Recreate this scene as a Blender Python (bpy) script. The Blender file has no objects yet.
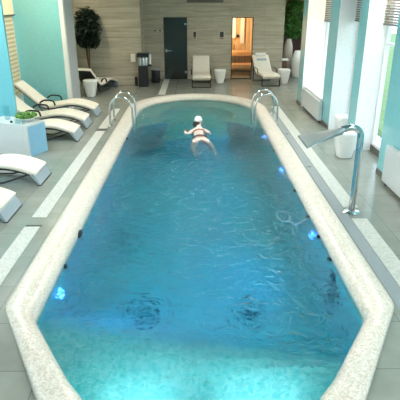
import bpy, bmesh, math, random
from mathutils import Vector, Matrix
random.seed(7)
S = bpy.context.scene
C = S.collection
R = math.radians
PI = math.pi

# ------------------------------------------------------------------ materials
def new_mat(name):
    m = bpy.data.materials.new(name)
    m.use_nodes = True
    nt = m.node_tree
    b = nt.nodes['Principled BSDF']
    return m, nt, b

def srgb(r, g, b):
    f = lambda c: (c/255/12.92 if c/255 <= .04045 else ((c/255+.055)/1.055)**2.4)
    return (f(r), f(g), f(b), 1)

def tex_coord(nt, scale=(1, 1, 1), obj=True):
    tc = nt.nodes.new('ShaderNodeTexCoord')
    mp = nt.nodes.new('ShaderNodeMapping')
    mp.inputs['Scale'].default_value = scale
    nt.links.new(tc.outputs['Object' if obj else 'Generated'], mp.inputs['Vector'])
    return mp.outputs['Vector']

def mat(name, col, rough=.5, metal=0, spec=.5, noise=0, nscale=20, bump=0, stretch=(1, 1, 1), coat=0, trans=0):
    m, nt, b = new_mat(name)
    b.inputs['Base Color'].default_value = col
    b.inputs['Roughness'].default_value = rough
    b.inputs['Metallic'].default_value = metal
    b.inputs['Specular IOR Level'].default_value = spec
    b.inputs['Coat Weight'].default_value = coat
    b.inputs['Transmission Weight'].default_value = trans
    v = tex_coord(nt, stretch)
    n = nt.nodes.new('ShaderNodeTexNoise')
    n.inputs['Scale'].default_value = nscale
    n.inputs['Detail'].default_value = 5
    nt.links.new(v, n.inputs['Vector'])
    cr = nt.nodes.new('ShaderNodeValToRGB')
    k = noise if noise else .04
    cr.color_ramp.elements[0].position = .3
    cr.color_ramp.elements[1].position = .7
    cr.color_ramp.elements[0].color = tuple(c*(1-k) for c in col[:3])+(1,)
    cr.color_ramp.elements[1].color = tuple(min(1, c*(1+k)) for c in col[:3])+(1,)
    nt.links.new(n.outputs['Fac'], cr.inputs['Fac'])
    nt.links.new(cr.outputs['Color'], b.inputs['Base Color'])
    if bump:
        bp = nt.nodes.new('ShaderNodeBump')
        bp.inputs['Strength'].default_value = bump
        bp.inputs['Distance'].default_value = .01
        nt.links.new(n.outputs['Fac'], bp.inputs['Height'])
        nt.links.new(bp.outputs['Normal'], b.inputs['Normal'])
    return m

def mosaic(name, cols, scale, rough=.35, bump=.2):
    m, nt, b = new_mat(name)
    v = tex_coord(nt)
    vo = nt.nodes.new('ShaderNodeTexVoronoi')
    vo.inputs['Scale'].default_value = scale
    vo.inputs['Randomness'].default_value = .25
    nt.links.new(v, vo.inputs['Vector'])
    sp = nt.nodes.new('ShaderNodeSeparateColor')
    nt.links.new(vo.outputs['Color'], sp.inputs['Color'])
    cr = nt.nodes.new('ShaderNodeValToRGB')
    e = cr.color_ramp.elements
    e[0].position = 0; e[0].color = cols[0]
    e[1].position = 1; e[1].color = cols[-1]
    for i, c in enumerate(cols[1:-1]):
        x = e.new((i+1)/(len(cols)-1)); x.color = c
    nt.links.new(sp.outputs['Red'], cr.inputs['Fac'])
    nt.links.new(cr.outputs['Color'], b.inputs['Base Color'])
    b.inputs['Roughness'].default_value = rough
    return m

def stone_wall(name, c1, c2, sx, sz):
    m, nt, b = new_mat(name)
    v = tex_coord(nt, (sx, sx, sz))
    n = nt.nodes.new('ShaderNodeTexNoise'); n.inputs['Scale'].default_value = 1.0
    n.inputs['Detail'].default_value = 8; n.inputs['Roughness'].default_value = .65
    nt.links.new(v, n.inputs['Vector'])
    cr = nt.nodes.new('ShaderNodeValToRGB')
    cr.color_ramp.elements[0].position = .33; cr.color_ramp.elements[0].color = c1
    cr.color_ramp.elements[1].position = .68; cr.color_ramp.elements[1].color = c2
    nt.links.new(n.outputs['Fac'], cr.inputs['Fac'])
    # block joints
    br = nt.nodes.new('ShaderNodeTexBrick')
    tc = nt.nodes.new('ShaderNodeTexCoord')
    sep = nt.nodes.new('ShaderNodeSeparateXYZ'); cmb = nt.nodes.new('ShaderNodeCombineXYZ')
    nt.links.new(tc.outputs['Object'], sep.inputs[0])
    nt.links.new(sep.outputs['X'], cmb.inputs['X']); nt.links.new(sep.outputs['Z'], cmb.inputs['Y'])
    nt.links.new(cmb.outputs[0], br.inputs['Vector'])
    br.inputs['Scale'].default_value = 1
    br.inputs['Brick Width'].default_value = 1.2; br.inputs['Row Height'].default_value = .3
    br.inputs['Mortar Size'].default_value = .004
    br.inputs['Color1'].default_value = (1, 1, 1, 1); br.inputs['Color2'].default_value = (.86, .86, .86, 1)
    br.inputs['Mortar'].default_value = (.62, .62, .62, 1)
    mx = nt.nodes.new('ShaderNodeMix'); mx.data_type = 'RGBA'; mx.blend_type = 'MULTIPLY'
    mx.inputs['Factor'].default_value = 1
    nt.links.new(cr.outputs['Color'], mx.inputs['A']); nt.links.new(br.outputs['Color'], mx.inputs['B'])
    nt.links.new(mx.outputs['Result'], b.inputs['Base Color'])
    b.inputs['Roughness'].default_value = .5
    return m

def floor_tiles(name):
    m, nt, b = new_mat(name)
    v = tex_coord(nt)
    br = nt.nodes.new('ShaderNodeTexBrick')
    nt.links.new(v, br.inputs['Vector'])
    br.offset = 0
    br.inputs['Scale'].default_value = 1
    br.inputs['Brick Width'].default_value = .6; br.inputs['Row Height'].default_value = .6
    br.inputs['Mortar Size'].default_value = .004
    br.inputs['Color1'].default_value = srgb(147, 152, 142); br.inputs['Color2'].default_value = srgb(140, 145, 135)
    br.inputs['Mortar'].default_value = srgb(112, 116, 111)
    n = nt.nodes.new('ShaderNodeTexNoise'); n.inputs['Scale'].default_value = 3; n.inputs['Detail'].default_value = 8
    nt.links.new(v, n.inputs['Vector'])
    cr = nt.nodes.new('ShaderNodeValToRGB')
    cr.color_ramp.elements[0].position = .3; cr.color_ramp.elements[0].color = (.86, .86, .86, 1)
    cr.color_ramp.elements[1].position = .7; cr.color_ramp.elements[1].color = (1.05, 1.05, 1.05, 1)
    nt.links.new(n.outputs['Fac'], cr.inputs['Fac'])
    mx = nt.nodes.new('ShaderNodeMix'); mx.data_type = 'RGBA'; mx.blend_type = 'MULTIPLY'
    mx.inputs['Factor'].default_value = 1
    nt.links.new(br.outputs['Color'], mx.inputs['A']); nt.links.new(cr.outputs['Color'], mx.inputs['B'])
    nt.links.new(mx.outputs['Result'], b.inputs['Base Color'])
    b.inputs['Roughness'].default_value = .2
    return m

def wood(name, c1, c2, sc=(8, 8, .6)):
    m, nt, b = new_mat(name)
    v = tex_coord(nt, sc)
    n = nt.nodes.new('ShaderNodeTexNoise'); n.inputs['Scale'].default_value = 1.6; n.inputs['Detail'].default_value = 6
    nt.links.new(v, n.inputs['Vector'])
    cr = nt.nodes.new('ShaderNodeValToRGB')
    cr.color_ramp.elements[0].position = .35; cr.color_ramp.elements[0].color = c1
    cr.color_ramp.elements[1].position = .65; cr.color_ramp.elements[1].color = c2
    nt.links.new(n.outputs['Fac'], cr.inputs['Fac'])
    nt.links.new(cr.outputs['Color'], b.inputs['Base Color'])
    b.inputs['Roughness'].default_value = .5
    return m

def emis(name, col, st):
    m, nt, b = new_mat(name)
    b.inputs['Base Color'].default_value = col
    b.inputs['Emission Color'].default_value = col
    b.inputs['Emission Strength'].default_value = st
    return m

def glassy(name, tint, refl=1.0, rough=0.0, opacity=0.0, body=None):
    m, nt, b = new_mat(name)
    out = nt.nodes['Material Output']
    tr = nt.nodes.new('ShaderNodeBsdfTransparent'); tr.inputs['Color'].default_value = tint
    gl = nt.nodes.new('ShaderNodeBsdfGlossy'); gl.inputs['Roughness'].default_value = rough
    fr = nt.nodes.new('ShaderNodeFresnel'); fr.inputs['IOR'].default_value = 1.5
    mx = nt.nodes.new('ShaderNodeMixShader')
    ge = nt.nodes.new('ShaderNodeNewGeometry'); sb = nt.nodes.new('ShaderNodeMath'); sb.operation = 'SUBTRACT'; sb.inputs[0].default_value = 1
    ml = nt.nodes.new('ShaderNodeMath'); ml.operation = 'MULTIPLY'
    nt.links.new(ge.outputs['Backfacing'], sb.inputs[1]); nt.links.new(fr.outputs[0], ml.inputs[0]); nt.links.new(sb.outputs[0], ml.inputs[1])
    nt.links.new(ml.outputs[0], mx.inputs[0]); nt.links.new(tr.outputs[0], mx.inputs[1]); nt.links.new(gl.outputs[0], mx.inputs[2])
    last = mx
    if opacity:
        b.inputs['Base Color'].default_value = body
        b.inputs['Roughness'].default_value = .15
        m2 = nt.nodes.new('ShaderNodeMixShader'); m2.inputs[0].default_value = opacity
        nt.links.new(mx.outputs[0], m2.inputs[1]); nt.links.new(b.outputs[0], m2.inputs[2])
        last = m2
    nt.links.new(last.outputs[0], out.inputs['Surface'])
    return m

def water_mat():
    m, nt, b = new_mat('pool_water')
    out = nt.nodes['Material Output']
    v = tex_coord(nt)
    n = nt.nodes.new('ShaderNodeTexNoise'); n.inputs['Scale'].default_value = 9; n.inputs['Detail'].default_value = 4
    n.inputs['Distortion'].default_value = .8
    nt.links.new(v, n.inputs['Vector'])
    bp = nt.nodes.new('ShaderNodeBump'); bp.inputs['Strength'].default_value = WB; bp.inputs['Distance'].default_value = .05
    nt.links.new(n.outputs['Fac'], bp.inputs['Height'])
    tr = nt.nodes.new('ShaderNodeBsdfTransparent'); tr.inputs['Color'].default_value = (1, 1, 1, 1)
    rf = nt.nodes.new('ShaderNodeBsdfRefraction'); rf.inputs['IOR'].default_value = 1.2; rf.inputs['Roughness'].default_value = 0
    nt.links.new(bp.outputs['Normal'], rf.inputs['Normal'])
    m0 = nt.nodes.new('ShaderNodeMixShader'); m0.inputs[0].default_value = WREF
    nt.links.new(tr.outputs[0], m0.inputs[1]); nt.links.new(rf.outputs[0], m0.inputs[2])
    gl = nt.nodes.new('ShaderNodeBsdfGlossy'); gl.inputs['Roughness'].default_value = .03
    nt.links.new(bp.outputs['Normal'], gl.inputs['Normal'])
    fr = nt.nodes.new('ShaderNodeFresnel'); fr.inputs['IOR'].default_value = 1.33
    nt.links.new(bp.outputs['Normal'], fr.inputs['Normal'])
    mx = nt.nodes.new('ShaderNodeMixShader')
    nt.links.new(fr.outputs[0], mx.inputs[0]); nt.links.new(m0.outputs[0], mx.inputs[1]); nt.links.new(gl.outputs[0], mx.inputs[2])
    nt.links.new(mx.outputs[0], out.inputs['Surface'])
    va = nt.nodes.new('ShaderNodeVolumeAbsorption')
    va.inputs['Color'].default_value = WCOL; va.inputs['Density'].default_value = WDEN
    nt.links.new(va.outputs[0], out.inputs['Volume'])
    return m
WB = 1.0; WREF = 1.0
WCOL = (.0, .945, .953, 1); WDEN = 1.3

M = dict(
    teal=mat('teal_paint', srgb(130, 198, 202), .22, coat=.3),
    teal_bluelit=mat('blue_lit_teal', srgb(112, 190, 202), .3),  # the pillars' teal with blue light mixed into the colour
    white=mat('white_paint', srgb(232, 234, 232), .45),
    pale=mat('pale_grey_paint', srgb(178, 182, 180), .5, noise=.08, nscale=30),
    ceil=mat('ceiling_paint', srgb(112, 158, 166), .7),
    stone=stone_wall('travertine', srgb(154, 147, 126), srgb(190, 184, 165), 1.0, 16),
    floor=floor_tiles('floor_tile'),
    cope=mosaic('coping_mosaic', [srgb(198, 188, 168), srgb(214, 206, 190), srgb(220, 214, 201), srgb(230, 226, 216)], 75, .25),
    pool=mosaic('pool_mosaic', [srgb(100, 206, 210), srgb(144, 226, 228), srgb(186, 236, 236), srgb(118, 214, 220)], 44, .4),
    strip=mosaic('strip_tile', [srgb(184, 187, 178), srgb(198, 201, 193), srgb(208, 210, 203)], 50, .5),
    channel=mat('channel_tile', srgb(140, 150, 152), .4, noise=.08, nscale=60),
    skirt=mat('baseboard_tile', srgb(88, 84, 78), .4),
    dark=mat('dark_metal', srgb(40, 40, 42), .4, .3),
    black=mat('black_plastic', srgb(22, 23, 25), .3),
    chrome=mat('chrome', srgb(215, 220, 222), .12, 1),
    steel=mat('brushed_steel', srgb(196, 204, 206), .36, 1, noise=.06, stretch=(1, 30, 1)),
    cush=mat('cream_leather', srgb(232, 226, 211), .5, noise=.03, nscale=8, bump=.1),
    foot=mat('grey_foot_panel', srgb(156, 172, 180), .35),
    pot=mat('white_ceramic', srgb(235, 235, 230), .3),
    cons=mat('console_white', srgb(206, 210, 207), .35),
    consshade=mat('console_shaded_side', srgb(130, 182, 208), .35),  # white console's side, its teal-lit shade put into the colour
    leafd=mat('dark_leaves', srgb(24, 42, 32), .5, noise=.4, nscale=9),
    leafl=mat('green_leaves', srgb(84, 132, 62), .5, noise=.4, nscale=9),
    bark=mat('bark', srgb(92, 72, 52), .8, noise=.3, nscale=30),
    soil=mat('soil', srgb(52, 42, 34), .9, noise=.3, nscale=50),
    apple=mat('apple_green', srgb(88, 138, 48), .3, noise=.15, nscale=25),
    wood=wood('sauna_wood', srgb(196, 148, 88), srgb(226, 182, 120)),
    wood2=wood('bench_wood', srgb(205, 160, 102), srgb(232, 194, 138), (.6, 8, 8)),
    wallwood=wood('warm_wall_panel', srgb(190, 160, 110), srgb(212, 184, 136)),
    brown=mat('brown_wall', srgb(96, 72, 60), .6, noise=.1, nscale=5),
    towel=mat('towel', srgb(228, 226, 218), .9, noise=.04, nscale=60, bump=.2),
    blind=mat('brown_blind', srgb(122, 110, 92), .6, noise=.08),
    cream=mat('cream_blind', srgb(236, 222, 190), .7, noise=.04),
    glass=glassy('window_glass', (.94, .98, .98, 1)),
    darkglass=glassy('dark_door_glass', (.30, .34, .34, 1), rough=.05, opacity=.75, body=srgb(54, 62, 58)),
    doorglass=glassy('clear_door_glass', (.95, .96, .95, 1)),
    thinglass=glassy('drinking_glass', (.88, .95, .96, 1)),
    taupe=mat('taupe_ceramic', srgb(178, 166, 152), .4),
    skin=mat('skin', srgb(236, 204, 190), .5, noise=.05, nscale=30),
    hair=mat('dark_hair', srgb(48, 36, 30), .5, noise=.3, nscale=60, stretch=(1, 1, 6)),
    suit=mat('swimsuit', srgb(104, 62, 62), .6),
    cap=mat('swim_cap', srgb(236, 236, 234), .4),
    shelf=mat('grey_shelf', srgb(190, 196, 196), .4),
    ext=mat('exterior_render', srgb(214, 200, 172), .8, noise=.06, nscale=3),
    grass=mat('exterior_grass', srgb(110, 140, 84), .9, noise=.2, nscale=3),
    poolfit=mat('pool_fitting', srgb(24, 84, 118), .5),
    bluelamp=emis('blue_pool_lamp', (.06, .22, 1, 1), 12),
    lamp=emis('added_fill_lamp', (1, .97, .92, 1), 26),
    lampc=emis('added_sparkle_lamp', (1, .98, .95, 1), 75),
    lampw=emis('added_warm_lamp', (1, .84, .62, 1), 30),  # warm lamps added to tint the back of the hall
    warm=emis('sauna_lamp', (1, .90, .66, 1), 340),
    redled=emis('indicator', (.9, .95, 1, 1), 1.0),
)
WM = water_mat()

# ------------------------------------------------------------------ mesh helpers
def box(bm, x0, x1, y0, y1, z0, z1):
    vs = [bm.verts.new(p) for p in ((x0,y0,z0),(x1,y0,z0),(x1,y1,z0),(x0,y1,z0),(x0,y0,z1),(x1,y0,z1),(x1,y1,z1),(x0,y1,z1))]
    for f in ((0,3,2,1),(4,5,6,7),(0,1,5,4),(1,2,6,5),(2,3,7,6),(3,0,4,7)):
        bm.faces.new([vs[i] for i in f])
    return vs

def bbox(*a, bevel=0, seg=2):
    bm = bmesh.new(); box(bm, *a)
    if bevel: bmesh.ops.bevel(bm, geom=bm.edges[:], offset=bevel, segments=seg, affect='EDGES', profile=.5)
    return bm

def sweep(bm, pts, prof, up=Vector((0, 0, 1)), cap=True, scales=None):
    """prof: list of (a,b) in the plane (side, up) around the path."""
    pts = [Vector(p) for p in pts]
    rings = []
    side0 = None
    for i, p in enumerate(pts):
        t = (pts[min(i+1, len(pts)-1)]-pts[max(i-1, 0)]).normalized()
        if side0 is None:
            side = t.cross(up)
            if side.length < 1e-4: side = t.cross(Vector((0, 1, 0)))
            side.normalize()
        else:
            side = (side0 - t*side0.dot(t)).normalized()
        side0 = side
        n = side.cross(t).normalized()
        s = scales[i] if scales else 1
        rings.append([bm.verts.new(p+side*a*s+n*b*s) for a, b in prof])
    k = len(prof)
    for i in range(len(rings)-1):
        for j in range(k):
            bm.faces.new((rings[i][j], rings[i][(j+1) % k], rings[i+1][(j+1) % k], rings[i+1][j]))
    if cap:
        bm.faces.new(rings[0][::-1]); bm.faces.new(rings[-1])
    return rings

def circ(r, n=10):
    return [(r*math.cos(2*PI*i/n), r*math.sin(2*PI*i/n)) for i in range(n)]

def tube(bm, pts, r, n=10, scales=None):
    sweep(bm, pts, circ(r, n), scales=scales)

def lathe(bm, prof, n=24, c=(0, 0)):
    """prof list of (r,z) bottom to top, closed at the axis."""
    rings = []
    for r, z in prof:
        if r < 1e-5: rings.append([bm.verts.new((c[0], c[1], z))])
        else: rings.append([bm.verts.new((c[0]+r*math.cos(2*PI*i/n), c[1]+r*math.sin(2*PI*i/n), z)) for i in range(n)])
    for a, b in zip(rings, rings[1:]):
        for i in range(n):
            j = (i+1) % n
            if len(a) == 1 and len(b) == 1: continue
            if len(a) == 1: bm.faces.new((a[0], b[j], b[i]))
            elif len(b) == 1: bm.faces.new((a[i], a[j], b[0]))
            else: bm.faces.new((a[i], a[j], b[j], b[i]))

def smoothpath(pts, n=6):
    """Catmull-Rom through pts."""
    P = [Vector(p) for p in pts]
    out = []
    for i in range(len(P)-1):
        p0 = P[max(i-1, 0)]; p1 = P[i]; p2 = P[i+1]; p3 = P[min(i+2, len(P)-1)]
        for k in range(n):
            t = k/n
            out.append(.5*((2*p1)+(-p0+p2)*t+(2*p0-5*p1+4*p2-p3)*t*t+(-p0+3*p1-3*p2+p3)*t**3))
    out.append(P[-1])
    return out

def obj(name, bm, m, parent=None, smooth=False, kind=None, label=None):
    bmesh.ops.recalc_face_normals(bm, faces=bm.faces[:])
    me = bpy.data.meshes.new(name); bm.to_mesh(me); bm.free()
    me.materials.append(m)
    if smooth:
        for p in me.polygons: p.use_smooth = True
        try:
            me.set_sharp_from_angle(angle=R(45))
        except Exception: pass
    o = bpy.data.objects.new(name, me); C.objects.link(o)
    if parent: o.parent = parent
    if kind: o['kind'] = kind
    if label: o['label'] = label
    return o

def struct(name, bm, m, **k):
    return obj(name, bm, m, kind='structure', **k)

def thing(name, label, cat, loc=(0, 0, 0), rz=0, group=None):
    o = bpy.data.objects.new(name, None); C.objects.link(o)
    o.empty_display_size = .1
    o.location = loc; o.rotation_euler = (0, 0, rz)
    return tag(o, label, cat, group)

def tag(o, label, cat, group=None):
    o['label'] = label; o['category'] = cat
    if group: o['group'] = group
    return o

def place(o, loc, rz=0):
    o.location = loc; o.rotation_euler = (0, 0, rz); return o

def dup(root, loc, rz=0, label=None):
    r = root.copy(); C.objects.link(r); r.location = loc; r.rotation_euler = (0, 0, rz)
    if label: r['label'] = label
    for ch in list(root.children):
        c = ch.copy(); C.objects.link(c); c.parent = r
        for g in list(ch.children):
            d = g.copy(); C.objects.link(d); d.parent = c
    return r

# ------------------------------------------------------------------ room shell
CX = .04                       # pool centre line
XR = 2.95; XW = 3.30           # right wall face and window plane
XL = -4.45                     # left window plane
YT = 11.45                     # teal partition
H = 3.3
YB = -2.0

# pool outline ------------------------------------------------------
def half(t):
    """right half of the outline, t=0 inner, t=1 outer"""
    def L(a, b): return a+(b-a)*t
    w = L(1.50, 1.80)
    yn = L(2.10, 1.74)
    p = [(0, yn), (L(.45, .5), yn), (L(.66, .80), L(2.105, 1.75))]
    p += [(L(.74, .90), L(2.13, 1.79)), (L(.80, .98), L(2.18, 1.90)), (L(.87, 1.06), L(2.27, 2.02))]
    a = Vector((L(.90, 1.06), L(2.27, 2.02))); b = Vector((L(1.45, 1.76), L(3.06, 3.16)))
    for k in (.2, .4, .6, .8): p.append(tuple(a.lerp(b, k)))
    p += [tuple(b), (L(1.485, 1.79), L(3.13, 3.22)), (w, L(3.22, 3.30))]
    for k in range(1, 17):
        p.append((w, L(3.22, 3.30)+(11.3-L(3.22, 3.30))*k/17))
    b2 = L(1.62, 1.86)
    for k in range(0, 19):
        an = PI/2*k/18
        p.append((w*math.cos(an), 11.3+b2*math.sin(an)))
    return p
def outline(t):
    h = half(t)
    pts = [(CX+x, y) for x, y in h]
    pts += [(CX-x, y) for x, y in h[-2:0:-1]]
    return pts           # counter-clockwise
NO = len(outline(0))

# floor with the pool hole
bm = bmesh.new()
FX0, FX1, FY0, FY1 = -4.8, 4.5, YB-.2, 18.3
o1 = outline(.93)
inner = [bm.verts.new((x, y, 0)) for x, y in o1]
outer = [bm.verts.new(p) for p in ((FX0, FY0, 0), (3.55, FY0, 0), (3.55, 12.1, 0), (FX1, 12.1, 0), (FX1, FY1, 0), (FX0, FY1, 0))]
edges = [bm.edges.new((inner[i], inner[(i+1) % NO])) for i in range(NO)]
edges += [bm.edges.new((outer[i], outer[(i+1) % 6])) for i in range(6)]
bmesh.ops.triangle_fill(bm, edges=edges, use_beauty=True)
cx, cy = CX, 7
for f in bm.faces[:]:
    c = f.calc_center_median()
    # drop faces inside the hole
    inside = False; j = NO-1
    for i in range(NO):
        xi, yi = o1[i]; xj, yj = o1[j]
        if (yi > c.y) != (yj > c.y) and c.x < (xj-xi)*(c.y-yi)/(yj-yi)+xi: inside = not inside
        j = i
    if inside: bm.faces.remove(f)
ret = bmesh.ops.extrude_face_region(bm, geom=bm.faces[:])
bmesh.ops.translate(bm, vec=(0, 0, -.25), verts=[g for g in ret['geom'] if isinstance(g, bmesh.types.BMVert)])
struct('floor', bm, M['floor'])

bm = bmesh.new(); box(bm, FX0, 3.55, FY0, FY1, H, H+.15); box(bm, 3.55, FX1, 12.1, FY1, H, H+.15); struct('ceiling', bm, M['ceil'])
struct('wall_near', bbox(FX0, 3.55, YB-.2, YB, 0, H), M['teal'])

# back wall: projecting left part, door wall with two openings, side returns
YD = 16.0; YP = 14.9
bm = bmesh.new()
box(bm, -4.8, -1.74, YP, YD+.25, 0, H)
struct('wall_back_left', bm, M['stone'])
bm = bmesh.new()
box(bm, -1.74, -1.08, YD, YD+.25, 0, H)
box(bm, -1.08, -.27, YD, YD+.25, 2.07, H)
box(bm, -.27, 1.26, YD, YD+.25, 0, H)
box(bm, 1.26, 2.0, YD, YD+.25, 2.07, H)
box(bm, 2.0, 3.06, YD, YD+.25, 0, H)
struct('wall_back', bm, M['stone'])
struct('wall_back_return', bbox(2.86, 3.06, YD+.25, 18.1, 0, H), M['stone'])
bm = bmesh.new(); box(bm, 3.06, 4.5, 18.0, 18.2, 0, 2.2); struct('wall_alcove', bm, M['brown'])
struct('trim_4', bbox(3.06, 4.5, 17.98, 18.2, 2.2, H), M['wallwood'])
bm = bmesh.new()
box(bm, 4.35, 4.5, 12.3, 13.6, 0, H); box(bm, 4.35, 4.5, 17.3, 18.0, 0, H); box(bm, 4.35, 4.5, 13.6, 17.3, 0, .9); box(bm, 4.35, 4.5, 13.6, 17.3, 2.7, H)
struct('wall_alcove_side', bm, M['white'])
w7 = bpy.data.objects.new('window_7', None); C.objects.link(w7); w7['kind'] = 'structure'  # unseen side window, added to light the corner tree
bm = bmesh.new()
for a_ in (13.6, 14.8, 16.05, 17.24): box(bm, 4.38, 4.46, a_, a_+.06, .96, 2.64)
box(bm, 4.38, 4.46, 13.6, 17.3, .9, .96); box(bm, 4.38, 4.46, 13.6, 17.3, 2.64, 2.7)
obj('window_frame', bm, M['white'], w7); obj('pane', bbox(4.41, 4.418, 13.66, 17.24, .96, 2.64), M['glass'], w7)
# dark passage behind the smoked door
bm = bmesh.new()
box(bm, -1.2, -.1, YD+1.2, YD+1.3, 0, 2.3)
box(bm, -1.3, -1.2, YD+.25, YD+1.3, 0, 2.3); box(bm, -.1, 0, YD+.25, YD+1.3, 0, 2.3); box(bm, -1.3, 0, YD+.25, YD+1.3, 2.3, 2.4)
struct('wall_passage', bm, M['stone'])

# right wall: piers (teal towards the pool, white reveals), panels above / window backs
def pier(name, y0, y1, xr, x1=XW+.07):
    bm = bmesh.new(); box(bm, xr, x1, y0, y1, 0, H)
    o = struct(name, bm, M['teal'])
    o.data.materials.append(M['white'])
    for p in o.data.polygons:
        if abs(p.normal.y) > .9: p.material_index = 1
    return o
piers = [(11.6, 12.1, 2.80), (9.33, 9.97, 2.90), (7.87, 8.28, 2.95), (3.0, 6.69, 2.97)]
for i, (a, b, xr) in enumerate(piers): pier('wall_right', a, b, xr)
struct('wall_right', bbox(XR, XW+.25, YB-.2, .6, 0, H), M['teal'])
struct('wall_right', bbox(XW+.25, 4.5, 12.1, 12.3, 0, H), M['white'])
for i, (a, b, xr) in enumerate(piers):
    struct('baseboard_right', bbox(xr-.015, xr, a, b, 0, .09), M['skirt'])
niches = [(9.97, 11.6), (8.28, 9.33), (6.69, 7.87), (.6, 3.0)]
for k, (a, b) in enumerate(niches):
    # parapet only in the wide niche, else floor-length window
    sill = .5 if k == 0 else .12
    w = bpy.data.objects.new('window_%d' % (k+1), None); C.objects.link(w); w['kind'] = 'structure'
    if k == 0:
        struct('wall_right_parapet', bbox(XW-.02, XW+.25, a, b, 0, sill), M['white'])
    bm = bmesh.new(); t = .05
    box(bm, XW, XW+.07, a, b, sill-.0, sill+t); box(bm, XW, XW+.07, a, b, H-.1, H)
    box(bm, XW, XW+.07, a, a+t, sill+t, H-.1); box(bm, XW, XW+.07, b-t, b, sill+t, H-.1)
    if b-a > 1.2:
        ym = (a+b)/2; box(bm, XW, XW+.07, ym-.03, ym+.03, sill+t, H-.1)
    if k: box(bm, XW, XW+.07, a+t, b-t, 1.9, 1.95)
    obj('window_frame', bm, M['white'], w)
    obj('pane', bbox(XW+.03, XW+.038, a+t, b-t, sill+t, H-.1), M['glass'], w)
    obj('handle', bbox(XW-.03, XW, a+.02, a+.045, 1.15, 1.27), M['steel'], w)
    if k: struct('baseboard_right', bbox(XW-.012, XW, a, b, 0, .12), M['skirt'])
struct('window_sill', bbox(2.86, XW+.05, 9.97, 11.6, .50, .535), M['white'])

# left side: teal pier (blue light in its colour), window wall, teal partition
bm = bbox(XL-.07, -3.46, 8.37, 8.44, 0, H); struct('wall_left', bm, M['teal_bluelit'])
struct('wall_left_near', bbox(-4.9, XL, YB-.2, 3.0, 0, H), M['teal_bluelit'])
bm = bmesh.new(); box(bm, XL-.07, -3.30, YT, YT+.95, 0, H); struct('wall_partition', bm, M['teal'])
struct('trim_1', bbox(-3.30, -3.20, YT-.02, YT+.10, 0, H), M['white'])
struct('wall_partition_end', bbox(-3.30, -3.21, YT+.10, YT+.95, 0, H), M['pale'])
struct('wall_left_far', bbox(-4.9, XL, YT+.95, YP, 0, H), M['stone'])
for k, (a, b) in enumerate([(8.44, 11.45), (3.0, 8.37)]):
    w = bpy.data.objects.new('window_%d' % (k+5), None); C.objects.link(w); w['kind'] = 'structure'
    struct('wall_left_parapet', bbox(XL-.25, XL, a, b, 0, .35), M['white'])
    bm = bmesh.new(); t = .06
    box(bm, XL-.07, XL, a, b, .35, .41); box(bm, XL-.07, XL, a, b, H-.1, H)
    n = 2
    for i in range(n+1):
        yy = a+(b-a-t)*i/n; box(bm, XL-.07, XL, yy, yy+t, .41, H-.1)
    obj('window_frame', bm, M['white'], w)
    obj('pane', bbox(XL-.04, XL-.032, a+t, b-t, .41, H-.1), M['glass'], w)
struct('baseboard_left', bbox(-3.46, -3.445, 8.37, 8.44, 0, .09), M['skirt'])

# pool shell ----------------------------------------------------------
ZW = -.085
def ring_surface(bm, layers):
    """layers: list of (outline pts, z) or list of 3D rings, bridged in order"""
    rr = []
    for pts, z in layers:
        rr.append([bm.verts.new((x, y, z)) for x, y in pts])
    for a, b in zip(rr, rr[1:]):
        for i in range(NO):
            j = (i+1) % NO
            bm.faces.new((a[i], a[j], b[j], b[i]))
    return rr

# coping: rounded profile, one continuous ring
bm = bmesh.new()
prof = [(1.0, -.10), (1.0, .0), (.99, .028), (.95, .045), (.85, .052), (.7, .056), (.5, .054), (.32, .044), (.18, .024), (.07, -.005), (.01, -.04), (0.0, -.075), (.01, -.16), (.25, -.20), (.9, -.20)]
rr = ring_surface(bm, [(outline(t), z) for t, z in prof])
for i in range(NO):
    j = (i+1) % NO
    bm.faces.new((rr[-1][i], rr[-1][j], rr[0][j], rr[0][i]))
struct('trim_2', bm, M['cope'], smooth=True)

# basin: walls and a floor with height depending on y
def floor_z(x, y):
    # near entry shelf, slope, deep part, far bench handled separately
    ye = 2.84-.20*x
    if y < ye: z = -.22
    elif y < ye+1.3:
        k = (y-ye)/1.3; z = -.22-1.08*(k*k*(3-2*k))
    else: z = -1.30-.10*min(1, (y-3.7)/5)
    return z
bm = bmesh.new()
ow = outline(.03)
top = [bm.verts.new((x, y, -.15)) for x, y in ow]
# scanline grid for the floor: rows across y
ys = [2.04]+[2.1+.1*i for i in range(0, 18)]+[3.9+.35*i for i in range(16)]+[9.5]
prev = None
def halfwidth(y, pts):
    xs = []
    for i in range(NO):
        x0, y0 = pts[i]; x1, y1 = pts[(i+1) % NO]
        if (y0 <= y < y1) or (y1 <= y < y0): xs.append(x0+(x1-x0)*(y-y0)/(y1-y0))
    if len(xs) < 2: return None
    return min(xs), max(xs)
og = outline(.12)
for y in ys:
    hw = halfwidth(y, og)
    if not hw: continue
    row = []
    for k in range(13):
        x = hw[0]+(hw[1]-hw[0])*k/12
        row.append(bm.verts.new((x, y, floor_z(x, y))))
    if prev:
        for k in range(12): bm.faces.new((prev[k], prev[k+1], row[k+1], row[k]))
    prev = row
bot = [bm.verts.new((x, y, -1.6)) for x, y in ow]
for i in range(NO):
    j = (i+1) % NO; bm.faces.new((top[i], top[j], bot[j], bot[i]))
bm.faces.new(bot)
struct('pool_basin', bm, M['pool'])

# far end: shallow shelf with a round sitting well that opens to the pool
bm = bmesh.new()
YS = 9.55; zs = -.22; zf = -.55
wellc = (CX, 11.25); wr = .98
hwp = outline(.08)
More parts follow.
